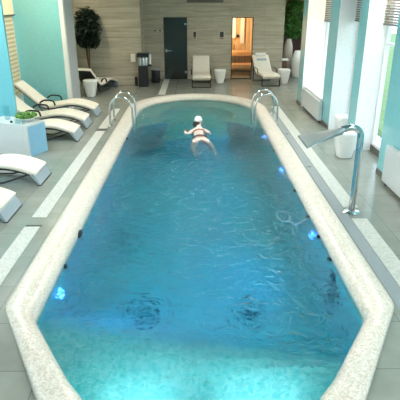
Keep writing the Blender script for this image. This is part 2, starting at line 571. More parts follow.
# shelf polygon minus well: build by radial bridging (rim of shelf -> well edge)
def ray_rim(an):
    d = (math.cos(an), math.sin(an)); best = None
    for i in range(NO):
        x0, y0 = hwp[i]; x1, y1 = hwp[(i+1) % NO]
        ex, ey = x1-x0, y1-y0
        den = d[0]*ey-d[1]*ex
        if abs(den) < 1e-9: continue
        t = ((x0-wellc[0])*ey-(y0-wellc[1])*ex)/den
        u = ((x0-wellc[0])*d[1]-(y0-wellc[1])*d[0])/den
        if t > 0 and -1e-6 <= u <= 1+1e-6 and (best is None or t < best): best = t
    # clip by the shelf front y=YS
    if d[1] < 0:
        t = (YS-wellc[1])/d[1]
        if best is None or t < best: best = t
    return (wellc[0]+d[0]*best, wellc[1]+d[1]*best)
N = 72
op = R(48)      # half opening of the well towards the pool
rim = []; well = []
a0 = -PI/2+op; a1 = 3*PI/2-op
for i in range(N+1):
    an = a0+(a1-a0)*i/N
    rim.append(ray_rim(an)); well.append((wellc[0]+wr*math.cos(an), wellc[1]+wr*math.sin(an)))
v1 = [bm.verts.new((x, y, zs)) for x, y in rim]
v2 = [bm.verts.new((x, y, zs)) for x, y in well]
v3 = [bm.verts.new((x, y, zf)) for x, y in well]
v4 = [bm.verts.new((x, y, -1.6)) for x, y in rim]
for i in range(N):
    bm.faces.new((v1[i], v1[i+1], v2[i+1], v2[i]))
    bm.faces.new((v2[i], v2[i+1], v3[i+1], v3[i]))
    bm.faces.new((v1[i], v1[i+1], v4[i+1], v4[i]))
for k in (0, N):
    vv = [v1[k], v2[k], v3[k]]; bm.faces.new(vv)
    e = bm.verts.new((v3[k].co.x, v3[k].co.y, -1.6)); bm.faces.new((v1[k], v3[k], e, v4[k]))
# well floor
cv = bm.verts.new((wellc[0], wellc[1], zf))
for i in range(N): bm.faces.new((v3[i], v3[i+1], cv))
A = v3[0]; B = v3[N]; P0 = bm.verts.new((well[0][0], YS, zf)); P1 = bm.verts.new((well[-1][0], YS, zf))
bm.faces.new((A, cv, B, P1, P0))
P2 = bm.verts.new((well[0][0], YS, -1.6)); P3 = bm.verts.new((well[-1][0], YS, -1.6))
bm.faces.new((P0, P1, P3, P2))
struct('pool_bench', bm, M['pool'])

# water body ------------------------------------------------------------
bm = bmesh.new()
owt = outline(.10)
from mathutils import noise as mn
def wz(x, y, damp=1):
    v = Vector((x*2.2, y*2.2, .3))
    a = mn.noise(v)*.010+mn.noise(v*2.7)*.006+mn.noise(v*6)*.0022
    return ZW+a*damp
ymin = min(p[1] for p in owt)+.002; ymax = max(p[1] for p in owt)-.002
rows = 240; cols = 72; prev = None; boundary = []
grid = []
for r in range(rows+1):
    # denser near camera
    y = ymin+(ymax-ymin)*(r/rows)**1.25
    hw = halfwidth(y, owt)
    row = [bm.verts.new((hw[0]+(hw[1]-hw[0])*k/cols, y, 0)) for k in range(cols+1)]
    for v in row: v.co.z = wz(v.co.x, v.co.y)
    grid.append(row)
    if prev:
        for k in range(cols): bm.faces.new((prev[k], prev[k+1], row[k+1], row[k]))
    prev = row
loop = grid[0][:]+[g[-1] for g in grid[1:]]+grid[-1][-2::-1]+[g[0] for g in grid[-2:0:-1]]
low = [bm.verts.new((v.co.x, v.co.y, -1.7)) for v in loop]
for i in range(len(loop)):
    j = (i+1) % len(loop); bm.faces.new((loop[i], low[i], low[j], loop[j]))
bm.faces.new(low)
w = obj('pool_water', bm, WM, smooth=False)
for p in w.data.polygons:
    p.use_smooth = p.normal.z > .5
w['kind'] = 'structure'

# floor strips along the pool ------------------------------------------------
def trim(name, a, m): struct(name, bbox(*a), m)
trim('trim_3', (-2.14, -1.95, .5, 4.84, -.01, .006), M['strip'])
trim('trim_3', (-2.14, -1.95, 5.10, 9.24, -.01, .006), M['strip'])
trim('trim_3', (-2.14, -1.95, 9.44, 11.35, -.01, .006), M['strip'])
trim('trim_3', (-1.10, -.90, 13.2, 15.98, -.01, .006), M['strip'])
trim('trim_3', (2.02, 2.22, .5, 5.03, -.01, .006), M['strip'])
trim('trim_3', (2.02, 2.22, 5.36, 11.6, -.01, .006), M['strip'])
trim('trim_5', (1.87, 2.01, .5, 10.9, -.01, .004), M['channel'])
def grate(label, x0, x1, y0, y1):
    t = thing('drain_grate', label, 'drain grate', ((x0+x1)/2, (y0+y1)/2, 0))
    w_, d_ = (x1-x0)/2, (y1-y0)/2
    obj('frame', bbox(-w_, w_, -d_, d_, -.01, .004), M['dark'], t)
    bm = bmesh.new()
    for i in range(9):
        x = -w_+.01+(2*w_-.02)*i/8; box(bm, x-.004, x+.004, -d_+.006, d_-.006, .004, .007)
    obj('slat', bm, M['skirt'], t, kind='stuff')
grate('dark floor drain grate across the pale strip by the left handrails', -2.16, -1.92, 9.27, 9.41)
grate('small dark floor drain grate at the strip gap beside the near loungers', -2.14, -1.93, 4.86, 4.89)
grate('small drain grate in the right channel behind the spout', 1.89, 1.97, 6.95, 7.0)
grate('small drain grate in the right channel by the right handrails', 1.90, 1.97, 8.95, 9.0)

# ------------------------------------------------------------------ ladders / handrails
def ladder(label, sgn, xo, xi, ys_, zt, loc):
    t = thing('pool_ladder', label, 'pool ladder', loc)
    for k, y in enumerate(ys_):
        pts = [(xo, y, .0), (xo, y, zt-.32)]
        cxm = (xo+xi)/2; rr = abs(xi-xo)/2
        for i in range(0, 13):
            an = PI-PI*i/12 if xo < xi else PI*i/12
            pts.append((cxm+rr*math.cos(an), y, zt-.30+.30*math.sin(an)))
        pts += [(xi, y, zt-.34), (xi, y, -.9)]
        bm = bmesh.new(); tube(bm, pts, .021, 12)
        rl = obj('handrail', bm, M['chrome'], t, smooth=True)
        bm = bmesh.new(); lathe(bm, [(0, 0), (.045, 0), (.045, .012), (.024, .02), (0, .02)], 16, (xo, y))
        obj('flange', bm, M['chrome'], t, smooth=True)
    for z in (-.25, -.52, -.80):
        bm = bbox(xi-.03, xi+.03, ys_[0], ys_[1], z-.015, z+.015, bevel=.006)
        obj('step', bm, M['steel'], t)
    return t
ladder('chrome pool ladder with two arched handrails on the left edge', 1, -.0, .50, (-.26, .26), .66, (-1.90, 9.90, 0.0))
ladder('chrome pool ladder with two arched handrails on the right edge', -1, .0, -.50, (-.26, .26), .70, (1.84, 9.98, 0.0))

# ------------------------------------------------------------------ waterfall spout
t = thing('waterfall_spout', 'tall chrome waterfall spout with wide flat nozzle on the right deck', 'water spout', (2.08, 5.22, 0))
bm = bmesh.new(); lathe(bm, [(0, 0), (.11, 0), (.11, .012), (.05, .022), (.05, .03), (0, .03)], 24)
obj('base_flange', bm, M['chrome'], t, smooth=True)
bm = bmesh.new()
pts = [(0, 0, .02), (0, 0, .6), (0, 0, 1.01)]
for i in range(1, 9):
    an = PI*.62*i/8; pts.append((-.13+.13*math.cos(an), 0, 1.03+.13*math.sin(an)))
last = Vector(pts[-1]); pts.append(tuple(last+Vector((-.07, 0, -.022))))
tube(bm, pts, .042, 18)
obj('pole', bm, M['chrome'], t, smooth=True)
e = Vector(pts[-1])
bm = bmesh.new()
secs = []
N2 = 7
L2 = .52
for i in range(N2+1):
    k = i/N2
    hw_ = .045+(.30-.045)*k; th = .044*(1-k)+.012
    c = e+Vector((.02-L2*k, -.08*k, -.01-.12*k))
    n = 16; ring = []
    for j in range(n):
        an = 2*PI*j/n; ca, sa = math.cos(an), math.sin(an)
        sq = lambda v: math.copysign(abs(v)**(1-.5*k), v)
        ring.append(bm.verts.new(c+Vector((sa*th*.35, sq(ca)*hw_, sq(sa)*th))))
    secs.append(ring)
for a, b in zip(secs, secs[1:]):
    for j in range(16): bm.faces.new((a[j], a[(j+1) % 16], b[(j+1) % 16], b[j]))
bm.faces.new(secs[0]); bm.faces.new(secs[-1])
nz = obj('nozzle', bm, M['steel'], t, smooth=True)

# ------------------------------------------------------------------ curved loungers
prof_l = [(-.02, .20), (-.10, .240), (-.25, .292), (-.45, .335), (-.65, .338), (-.9, .295), (-1.10, .27), (-1.25, .30), (-1.40, .40), (-1.60, .58), (-1.86, .80)]
def rrect(w_, h_, r, n=3):
    p = []
    for cx_, cy_, a in ((w_-r, h_-r, 0), (-w_+r, h_-r, 90), (-w_+r, -h_+r, 180), (w_-r, -h_+r, 270)):
        for i in range(n+1):
            an = R(a+90*i/n); p.append((cx_+r*math.cos(an), cy_+r*math.sin(an)))
    return p
def make_curved(label, loc, rz=0, group='wave loungers along the left side'):
    t = thing('lounger', label, 'lounger', loc, rz, group)
    path = smoothpath([(x, 0, z-.035) for x, z in prof_l], 5)
    bm = bmesh.new(); sweep(bm, path, rrect(.27, .035, .03), up=Vector((0, 0, 1)))
    obj('cushion', bm, M['cush'], t, smooth=True)
    path = smoothpath([(x, 0, z-.085) for x, z in prof_l[1:]], 5)
    bm = bmesh.new(); sweep(bm, path, rrect(.25, .013, .01))
    obj('frame', bm, M['dark'], t, smooth=True)
    # foot panel leaning outwards
    bm = bmesh.new()
    vs = []
    for (x, z) in ((-.10, .17), (.015, .012), (.045, .012), (-.05, .195)):
        for y in (-.27, .27): vs.append(bm.verts.new((x, y, z)))
    q = [(0, 2, 4, 6), (1, 7, 5, 3)]
    bm.faces.new([vs[i] for i in q[0]]); bm.faces.new([vs[i] for i in q[1]])
    for i in range(4):
        a = 2*i; b = (2*i+2) % 8; bm.faces.new((vs[a], vs[a+1], vs[b+1], vs[b]))
    obj('foot_panel', bm, M['foot'], t)
    obj('foot_rail', bbox(.0, .055, -.27, .27, 0, .013), M['dark'], t)
    bm = bmesh.new()
    for y in (-.2, .2): tube(bm, [(-.1, y, .17), (-.55, y, .02), (-1.2, y, .02), (-1.5, y, .42)], .014, 8)
    obj('underframe', bm, M['dark'], t, smooth=True)
    for y in (-.30, .30):
        bm = bmesh.new()
        tube(bm, smoothpath([(-.94, y, .28), (-.97, y, .375), (-1.05, y, .40), (-1.2, y, .40), (-1.30, y, .34)], 5), .021, 8)
        obj('armrest', bm, M['black'], t, smooth=True)
    return t
c0 = make_curved('white wave lounger directly in front of the teal partition wall', (-2.42, 10.80, 0))
dup(c0, (-2.42, 9.72, 0), 0, 'white wave lounger second in the row from the teal partition wall')
dup(c0, (-2.40, 8.74, 0), 0, 'white wave lounger just behind the console table')
dup(c0, (-2.41, 6.45, 0), 0, 'white wave lounger just in front of the console table')
dup(c0, (-2.45, 5.22, 0), 0, 'white wave lounger nearest the camera, cut by the left frame edge')
dup(c0, (-2.80, 14.68, 0), R(75), 'white wave lounger half hidden behind the grey partition end, under the dark tree')

# back wall loungers facing the pool
def make_flat(label, loc, rz, headrest):
    t = thing('lounger', label, 'lounger', loc, rz, 'loungers against the stone wall')
    # local: foot at y=0, head at +y
    pr = [(.0, .33), (.08, .37), (.35, .39), (.75, .38), (.92, .43), (1.12, .60), (1.32, .80), (1.40, .86)]
    path = smoothpath([(0, y, z-.045) for y, z in pr], 5)
    bm = bmesh.new(); sweep(bm, path, rrect(.29, .045, .035)); obj('cushion', bm, M['cush'], t, smooth=True)
    path = smoothpath([(0, y, z-.10) for y, z in pr[1:]], 5)
    bm = bmesh.new(); sweep(bm, path, rrect(.30, .014, .01)); obj('frame', bm, M['dark'], t, smooth=True)
    for y in (.03, 1.10):
        bm = bmesh.new()
        zt = .29 if y < .5 else .50
        box(bm, -.31, -.28, y, y+.035, 0, zt); box(bm, .28, .31, y, y+.035, 0, zt); box(bm, -.28, .28, y, y+.035, 0, .025)
        obj('leg_frame', bm, M['dark'], t)
    for x in (-.32, .32):
        bm = bmesh.new(); tube(bm, smoothpath([(x, .50, .34), (x, .53, .47), (x, .72, .50), (x, .95, .48)], 4), .016, 8)
        obj('armrest', bm, M['black'], t, smooth=True)
    if headrest:
        bm = bbox(-.19, .19, -.06, .06, -.03, .03, bevel=.022)
        h_ = obj('headrest', bm, M['towel'], t, smooth=True); h_.location = (0, 1.33, .87); h_.rotation_euler = (R(44), 0, 0)
        bm = bbox(-.17, .17, -.035, .035, -.012, .012, bevel=.008)
        h_ = obj('rolled_towel', bm, M['foot'], t, smooth=True); h_.location = (0, 1.19, .715); h_.rotation_euler = (R(44), 0, 0)
    return t
make_flat('cream lounger facing the pool between the two glass doors', (.20, 14.28, 0), 0, False)
make_flat('cream lounger with headrest angled beside the wooden sauna door', (2.47, 14.50, 0), R(8), True)

# ------------------------------------------------------------------ tapered stools
def stool(label, loc, s=1.0):
    bm = bmesh.new()
    pr = [(0, 0), (.105, 0), (.125, .012), (.150, .12), (.180, .28), (.205, .42), (.208, .455), (.195, .475), (.12, .482), (0, .484)]
    # rounded-square sections
    rings = []; n = 32
    for r, z in pr:
        if r == 0: rings.append([bm.verts.new((0, 0, z*s))]); continue
        ring = []
        for i in range(n):
            an = 2*PI*i/n; c_, s_ = math.cos(an), math.sin(an)
            k = (abs(c_)**3.2+abs(s_)**3.2)**(-1/3.2)
            ring.append(bm.verts.new((c_*k*r*s, s_*k*r*s, z*s)))
        rings.append(ring)
    for a, b in zip(rings, rings[1:]):
        for i in range(n):
            j = (i+1) % n
            if len(a) == 1: bm.faces.new((a[0], b[j], b[i]))
            elif len(b) == 1: bm.faces.new((a[i], a[j], b[0]))
            else: bm.faces.new((a[i], a[j], b[j], b[i]))
    o = obj('stool', bm, M['pot'], smooth=True)
    place(o, loc); tag(o, label, 'stool', 'tapered white stools')
    return o
stool('tapered white stool beside the spout, nearest the camera', (2.68, 7.50, 0), 1.0)
stool('tapered white stool in the window recess behind the nearer stool', (3.02, 8.62, 0), 1.0)
stool('tapered white stool between the middle lounger and the sauna door', (.84, 15.2, 0), .96)
stool('tapered white stool right of the angled lounger', (2.98, 15.1, 0), 1.0)
stool('tapered white stool at the end of the grey partition on the left', (-3.05, 12.98, 0), 1.0)

# ------------------------------------------------------------------ console table with things on it
RZ = R(-23.5)
TL = (-2.98, 7.50, 0)
t = thing('console_table', 'white waterfall console table with shade coloured blue on its inner side, beside the left pillar', 'table', TL, RZ)
# local: x to the left is negative, y back
bm = bmesh.new(); box(bm, -.95, 0, 0, .50, .53, .58); box(bm, -.95, -.0, .0, .04, 0, .53)
bmesh.ops.bevel(bm, geom=bm.edges[:], offset=.004, segments=1, affect='EDGES')
obj('tabletop', bbox(-.95, .0, 0, .50, .54, .58, bevel=.005), M['cons'], t)
obj('front_panel', bbox(-.95, -.0, .0, .04, 0, .54), M['cons'], t)
obj('side_panel', bbox(-.04, .0, .04, .50, 0, .54), M['consshade'], t, label='side panel with its shade coloured pale blue')
obj('side_panel', bbox(-.95, -.91, .04, .50, 0, .54), M['cons'], t)
def onT(x, y, z=.58):
    c_, s_ = math.cos(RZ), math.sin(RZ)
    return (TL[0]+x*c_-y*s_, TL[1]+x*s_+y*c_, z)
bl = onT(-.23, .28)
bm = bmesh.new(); lathe(bm, [(0, 0), (.07, 0), (.075, .012), (.14, .035), (.195, .075), (.19, .077), (.135, .042), (.06, .02), (0, .02)], 28)
o = obj('fruit_bowl', bm, M['pot'], smooth=True); place(o, bl); tag(o, 'shallow white bowl of green apples on the console table', 'bowl')
def apple_mesh():
    bm = bmesh.new()
    pr = [(0, .004), (.012, .0), (.026, .006), (.036, .022), (.040, .040), (.036, .056), (.024, .066), (.010, .066), (0, .060)]
    lathe(bm, pr, 14)
    return bm
ap = obj('green_apple', apple_mesh(), M['apple'], smooth=True)
tag(ap, 'green apple in the bowl on the console table', 'apple', 'green apples in the bowl')
bm = bmesh.new(); tube(bm, [(0, 0, .058), (.003, 0, .078)], .0022, 6); obj('stem', bm, M['bark'], ap)
spots = [(0, 0, .022)]+[(.086*math.cos(i*PI/3), .086*math.sin(i*PI/3), .034) for i in range(6)]
spots += [(.158*math.cos(.26+i*2*PI/9), .158*math.sin(.26+i*2*PI/9), .074) for i in range(9)]
spots += [(.049*math.cos(.5+i*2*PI/3), .049*math.sin(.5+i*2*PI/3), .092) for i in range(3)]
spots += [(.118*math.cos(.5+i*2*PI/7), .118*math.sin(.5+i*2*PI/7), .046) for i in range(0)]
for i, (x, y, z) in enumerate(spots):
    p = (bl[0]+x, bl[1]+y, bl[2]+z)
    if i == 0: place(ap, p, 0)
    else: dup(ap, p, i*1.3)
vp = onT(-.62, .22)
bm = bmesh.new(); lathe(bm, [(0, 0), (.045, 0), (.05, .005), (.055, .10), (.05, .20), (.058, .26), (.053, .26), (.045, .20), (.05, .10), (.045, .01), (0, .01)], 20)
o = obj('carafe', bm, M['thinglass'], smooth=True); place(o, vp); tag(o, 'clear glass carafe on the console table by the pillar', 'carafe')
def tumbler_bm():
    bm = bmesh.new(); lathe(bm, [(0, 0), (.026, 0), (.032, .09), (.029, .09), (.024, .006), (0, .006)], 16); return bm
g0 = obj('drinking_glass', tumbler_bm(), M['thinglass'], smooth=True)
tag(g0, 'clear drinking glass on the console table in front of the bowl', 'glass', 'drinking glasses on the console table')
for i, (x, y) in enumerate([(-.10, .06), (-.18, .045), (-.26, .055)]):
    if i == 0: place(g0, onT(x, y))
    else:
        g = g0.copy(); C.objects.link(g); place(g, onT(x, y))
bm = bmesh.new(); lathe(bm, [(0, 0), (.022, 0), (.026, .02), (.018, .035), (0, .038)], 14)
o = obj('tealight_holder', bm, M['black'], smooth=True); place(o, onT(-.40, .08)); tag(o, 'small dark round holder at the console table front edge', 'holder')

# ------------------------------------------------------------------ trees
def foliage_bm(n, blobs, size):
    bm = bmesh.new()
    for i in range(n):
        b = random.choice(blobs)
        while True:
            v = Vector((random.uniform(-1, 1), random.uniform(-1, 1), random.uniform(-1, 1)))
            if v.length <= 1: break
        v = v.normalized()*(v.length**.45)
        p = Vector((b[0]+v.x*b[3], b[1]+v.y*b[3], b[2]+v.z*b[4]))
        s = size*random.uniform(.7, 1.3)
        q = Matrix.Rotation(random.uniform(0, 2*PI), 3, 'Z') @ Matrix.Rotation(random.uniform(-1.0, .6), 3, 'X') @ Matrix.Rotation(random.uniform(-.5, .5), 3, 'Y')
        pts = [(0, 0, 0), (.28*s, .4*s, .03*s), (.2*s, .75*s, .0), (0, s, -.06*s), (-.2*s, .75*s, 0), (-.28*s, .4*s, .03*s)]
        vs = [bm.verts.new(p+q @ Vector(a)) for a in pts]
        bm.faces.new((vs[0], vs[1], vs[2], vs[3])); bm.faces.new((vs[0], vs[3], vs[4], vs[5]))
    return bm
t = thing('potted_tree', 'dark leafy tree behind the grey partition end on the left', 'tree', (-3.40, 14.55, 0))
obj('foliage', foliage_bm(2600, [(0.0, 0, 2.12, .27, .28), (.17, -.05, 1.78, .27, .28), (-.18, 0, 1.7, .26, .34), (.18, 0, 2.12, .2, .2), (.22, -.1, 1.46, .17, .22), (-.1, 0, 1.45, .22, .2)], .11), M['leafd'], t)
bm = bmesh.new()
for a in range(3): tube(bm, smoothpath([(.02*a, 0, .4), (.04*math.cos(a*2), .03*math.sin(a*2), .9), (.06*math.cos(a*2.2), .05*math.sin(a*2), 1.5), (.1*math.cos(a*2), .08, 2.0)], 4), .022, 8)
obj('trunk', bm, M['bark'], t, smooth=True)
bm = bmesh.new(); lathe(bm, [(0, 0), (.14, 0), (.19, .2), (.2, .42), (.185, .42), (.18, .38), (0, .38)], 24); obj('pot', bm, M['taupe'], t, smooth=True)
bm = bmesh.new(); lathe(bm, [(0, .378), (.18, .378), (.17, .395), (0, .40)], 20); obj('soil', bm, M['soil'], t)

t = thing('potted_tree', 'bright green leafy tree in the far right corner behind the tall vases', 'tree', (3.62, 17.45, 0))
obj('foliage', foliage_bm(2600, [(0, 0, 2.1, .33, .38), (.15, -.05, 1.75, .33, .36), (-.12, 0, 1.75, .28, .36), (.05, 0, 1.45, .22, .2), (.1, 0, 2.45, .3, .2)], .11), M['leafl'], t)
bm = bmesh.new()
for a in range(3): tube(bm, smoothpath([(.02*a, 0, .5), (.04*math.cos(a*2), .03*math.sin(a*2), 1.0), (.08*math.cos(a*2.2), .05*math.sin(a*2), 1.6), (.1*math.cos(a*2), .08, 2.0)], 4), .022, 8)
obj('trunk', bm, M['bark'], t, smooth=True)
bm = bmesh.new(); lathe(bm, [(0, 0), (.16, 0), (.2, .3), (.19, .52), (.175, .52), (.18, .47), (0, .47)], 24); obj('pot', bm, M['brown'], t, smooth=True)
bm = bmesh.new(); lathe(bm, [(0, .468), (.175, .468), (.165, .48), (0, .485)], 20); obj('soil', bm, M['soil'], t)

def vase(label, loc, pr, m):
    bm = bmesh.new(); lathe(bm, pr, 28); o = obj('vase', bm, m, smooth=True); place(o, loc); tag(o, label, 'vase', 'floor vases in the far right corner'); return o
vase('tall slender taupe floor vase left of the egg shaped vase', (3.42, 16.85, 0), [(0, 0), (.09, 0), (.13, .3), (.165, .7), (.15, 1.05), (.09, 1.26), (.075, 1.30), (.06, 1.30), (.07, 1.24), (0, 1.2)], M['taupe'])
vase('white egg shaped floor vase beside the first teal pillar', (3.70, 16.5, 0), [(0, 0), (.12, 0), (.17, .15), (.205, .40), (.19, .65), (.13, .86), (.10, .92), (.08, .92), (.09, .86), (0, .8)], M['pot'])
t = thing('side_table', 'small white side table against the stone wall corner beside the vases', 'table', (3.20, 16.35, 0))
obj('table_top', bbox(-.14, .14, -.14, .14, .60, .66, bevel=.015), M['pot'], t)
obj('pedestal', bbox(-.10, .10, -.10, .10, 0, .60, bevel=.01), M['brown'], t)

# ------------------------------------------------------------------ water dispenser, bin, wall box
t = thing('drink_dispenser', 'black drink dispenser with silver front canisters against the stone wall', 'dispenser', (-1.66, 14.62, 0))
obj('cabinet', bbox(-.16, .14, -.17, .17, 0, .66, bevel=.01), M['black'], t)
obj('head', bbox(-.19, .19, -.18, .17, .93, 1.05, bevel=.015), M['black'], t)
obj('back_column', bbox(-.13, .11, .05, .17, .66, .93), M['black'], t)
for x in (-.10, .0, .09):
    bm = bmesh.new(); lathe(bm, [(0, .67), (.042, .67), (.046, .70), (.046, .90), (.03, .925), (0, .925)], 16, (x, -.08))
    obj('canister', bm, M['steel'], t, smooth=True)
bm = bmesh.new(); lathe(bm, [(0, .70), (.03, .70), (.036, .98), (.036, 1.0), (0, 1.0)], 14, (.215, -.02)); obj('cup_tube', bm, M['pot'], t, smooth=True)
obj('cup_bracket', bbox(.12, .26, -.05, .03, .64, .70), M['black'], t)
o = obj('paper_towel_box', bbox(-.08, .08, -.06, 0, .74, 1.0, bevel=.01), M['cush']); place(o, (-2.02, YP, 0)); tag(o, 'small cream dispenser box on the stone wall left of the drink dispenser', 'wall box')
bm = bmesh.new(); box(bm, -.05, .05, -.12, .0, 0, .30); bmesh.ops.bevel(bm, geom=bm.edges[:], offset=.01, segments=2, affect='EDGES')
o = obj('pedal_bin', bm, M['black']); place(o, (-1.92, 14.75, 0)); tag(o, 'small black bin on the floor left of the drink dispenser', 'bin')
t = thing('waste_bin', 'dark metal cylindrical bin right of the drink dispenser', 'bin', (-1.34, 15.35, 0))
bm = bmesh.new(); lathe(bm, [(0, 0), (.145, 0), (.15, .02), (.15, .42), (0, .42)], 28); obj('body', bm, M['dark'], t, smooth=True)
bm = bmesh.new(); lathe(bm, [(0, .42), (.155, .42), (.155, .46), (.11, .475), (.1, .455), (0, .455)], 28); obj('rim', bm, M['steel'], t, smooth=True)

# ------------------------------------------------------------------ doors
def frame_bm(x0, x1, z1, w_, y0, y1):
    bm = bmesh.new(); box(bm, x0, x0+w_, y0, y1, 0, z1); box(bm, x1-w_, x1, y0, y1, 0, z1); box(bm, x0+w_, x1-w_, y0, y1, z1-w_, z1)
    return bm
d = thing('door_1', 'dark smoked glass door with a bar handle', 'door'); del d['label']; del d['category']; d['kind'] = 'structure'
obj('door_frame', frame_bm(-1.08, -.27, 2.07, .018, YD-.01, YD+.06), M['dark'], d)
obj('door_panel', bbox(-1.06, -.29, YD+.01, YD+.02, .01, 2.05), M['darkglass'], d)
bm = bmesh.new(); tube(bm, [(-1.0, YD-.05, .98), (-.80, YD-.05, .98)], .014, 8); box(bm, -1.03, -.97, YD-.03, YD+.01, .93, 1.03)
obj('door_handle', bm, M['chrome'], d)
for z in (.25, 1.85): obj('hinge', bbox(-.36, -.28, YD-.01, YD+.01, z-.03, z+.03), M['chrome'], d)
d = thing('door_2', 'x', 'x'); del d['label']; del d['category']; d['kind'] = 'structure'
obj('door_frame', frame_bm(1.26, 2.0, 2.07, .022, YD-.01, YD+.06), M['dark'], d)
obj('door_panel', bbox(1.283, 1.977, YD+.01, YD+.02, .03, 2.045), M['doorglass'], d)
obj('threshold', bbox(1.26, 2.0, YD-.01, YD+.1, 0, .03), M['dark'], d)
bm = bmesh.new(); tube(bm, [(1.36, YD-.04, 1.0), (1.36, YD-.04, 1.18)], .014, 8); obj('door_handle', bm, M['bark'], d)

# sauna room behind the glass
SX0, SX1, SY1 = .7, 2.7, 18.0
bm = bmesh.new()
box(bm, SX0-.1, SX0, YD+.25, SY1, 0, 2.3); box(bm, SX1, SX1+.1, YD+.25, SY1, 0, 2.3)
box(bm, SX0-.1, SX1+.1, SY1, SY1+.1, 0, 2.3); box(bm, SX0-.1, SX1+.1, YD+.25, SY1+.1, 2.3, 2.4)
struct('wall_sauna', bm, M['wood'])
bm = bmesh.new()
x = SX0
i = 0
while x < SX1-.05:
    box(bm, x+.005, x+.115, SY1-.03-.012*(i % 2), SY1, 0.02, 2.28); x += .125; i += 1
struct('trim_6', bm, wood('sauna_cladding', srgb(190, 150, 92), srgb(240, 210, 156), (9, 9, .5)))
def bench(label, y0, z, yd):
    t = thing('sauna_bench', label, 'bench', (0, y0, 0))
    for k in range(5):
        obj('slat', bbox(SX0+.05, SX1-.05, k*yd/5, (k+.88)*yd/5, z-.04, z), M['wood2'], t)
    obj('front_board', bbox(SX0+.05, SX1-.05, -.0, .03, z-.14, z-.045), M['wood2'], t)
    for x in (SX0+.1, SX1-.16): obj('leg', bbox(x, x+.06, .04, .10, 0, z-.04), M['wood2'], t)
bench('lower pale wood bench inside the sauna', 16.75, .40, .5)
bench('upper pale wood bench at the back of the sauna', 17.28, .80, .6)
for k, (x, lab) in enumerate([(1.50, 'left'), (1.82, 'right')]):
    bm = bbox(x-.07, x+.07, 17.86, 17.90, 1.05 if k else 1.25, 2.1, bevel=.012)
    o = obj('hanging_towel', bm, M['towel']); tag(o, ('white towel hanging lower, on the right of the sauna back wall' if k else 'white towel hanging higher, on the left of the sauna back wall'), 'towel')
bm = bmesh.new(); tube(bm, [(0, 0, 0), (0, .03, 0)], .06, 16); o = obj('thermometer', bm, M['dark']); place(o, (1.66, 17.90, 1.32)); tag(o, 'round dark thermometer on the sauna back wall', 'thermometer')
o = obj('sauna_lamp', bbox(-.06, .06, -.04, .04, -.08, .08, bevel=.02), M['warm']); place(o, (1.00, 16.9, 2.1)); tag(o, 'warm glowing lamp inside the sauna', 'lamp')

# signs and switches on the stone wall
def wsign(name, label, cat, x, z, w_, h_, m_in):
    t = thing(name, label, cat, (x, YD, z))
    obj('plate', bbox(-w_/2, w_/2, -.018, 0, -h_/2, h_/2, bevel=.004), M['taupe'], t)
    obj('display', bbox(-w_*.32, w_*.32, -.022, -.017, -h_*.22, h_*.36), m_in, t)
    obj('button_row', bbox(-w_*.3, w_*.3, -.021, -.017, -h_*.40, -h_*.32), M['dark'], t)
wsign('wall_panel', 'narrow framed dark notice on the wall right of the smoked glass door', 'sign', -.01, 1.49, .14, .30, M['black'])
wsign('wall_panel', 'framed dark control panel on the wall left of the wooden sauna door', 'control panel', .92, 1.49, .20, .30, M['black'])
for k, x in enumerate((-1.37, -1.20)):
    t = thing('light_switch', ['left one of two small wall switches beside the smoked glass door', 'right one of two small wall switches beside the smoked glass door'][k], 'switch', (x, YD, 1.64))
    obj('switch_plate', bbox(-.045, .045, -.012, 0, -.045, .045, bevel=.003), M['taupe'], t)
    obj('rocker', bbox(-.025, .025, -.018, -.011, -.03, .03), M['dark'], t)
o = obj('wall_panel', bbox(-.27, .95, -.12, 0, 2.53, 2.75, bevel=.01), M['skirt']); place(o, (0, YD, 0)); tag(o, 'long dark unit high on the stone wall between the two doors', 'wall unit')
t = thing('access_hatch', 'faint square access hatch set in the teal partition wall', 'hatch', (-3.58, YT, 1.03))
obj('hatch_frame', bbox(-.17, .17, -.006, 0, -.19, .19), M['teal'], t); obj('hatch_door', bbox(-.155, .155, -.010, -.006, -.175, .175), M['teal'], t)

# ------------------------------------------------------------------ radiators
def radiator(label, y0, y1, z0, z1, x0=2.84, x1=2.93):
    t = thing('radiator', label, 'radiator', (0, y0, 0))
    L_ = y1-y0
    bm = bbox(x0, x0+.02, 0, L_, z0, z1, bevel=.005)
    obj('front_panel', bm, M['cons'], t)
    obj('back_panel', bbox(x1-.02, x1, .02, L_-.02, z0+.01, z1-.01), M['cons'], t)
    obj('top_grille', bbox(x0+.02, x1-.02, .02, L_-.02, z1-.02, z1-.004), M['cons'], t)
    for y in (.01, L_-.03): obj('end_cap', bbox(x0+.02, x1, y, y+.02, z0, z1), M['cons'], t)
    bm = bmesh.new(); tube(bm, [((x0+x1)/2, L_+.0, z1-.05), ((x0+x1)/2, L_+.06, z1-.05), ((x0+x1)/2, L_+.06, z1-.10)], .015, 8); obj('valve', bm, M['steel'], t)
    for y in (.06, L_-.08): obj('foot', bbox(x0+.03, x1-.02, y, y+.02, 0, z0+.01), M['dark'], t)
radiator('white panel radiator under the sill between the first two teal pillars', 9.85, 11.5, .06, .49, 2.80, 2.885)
radiator('white panel radiator at the right frame edge in front of the near teal wall', 4.4, 6.22, .06, .62, 2.86, 2.95)

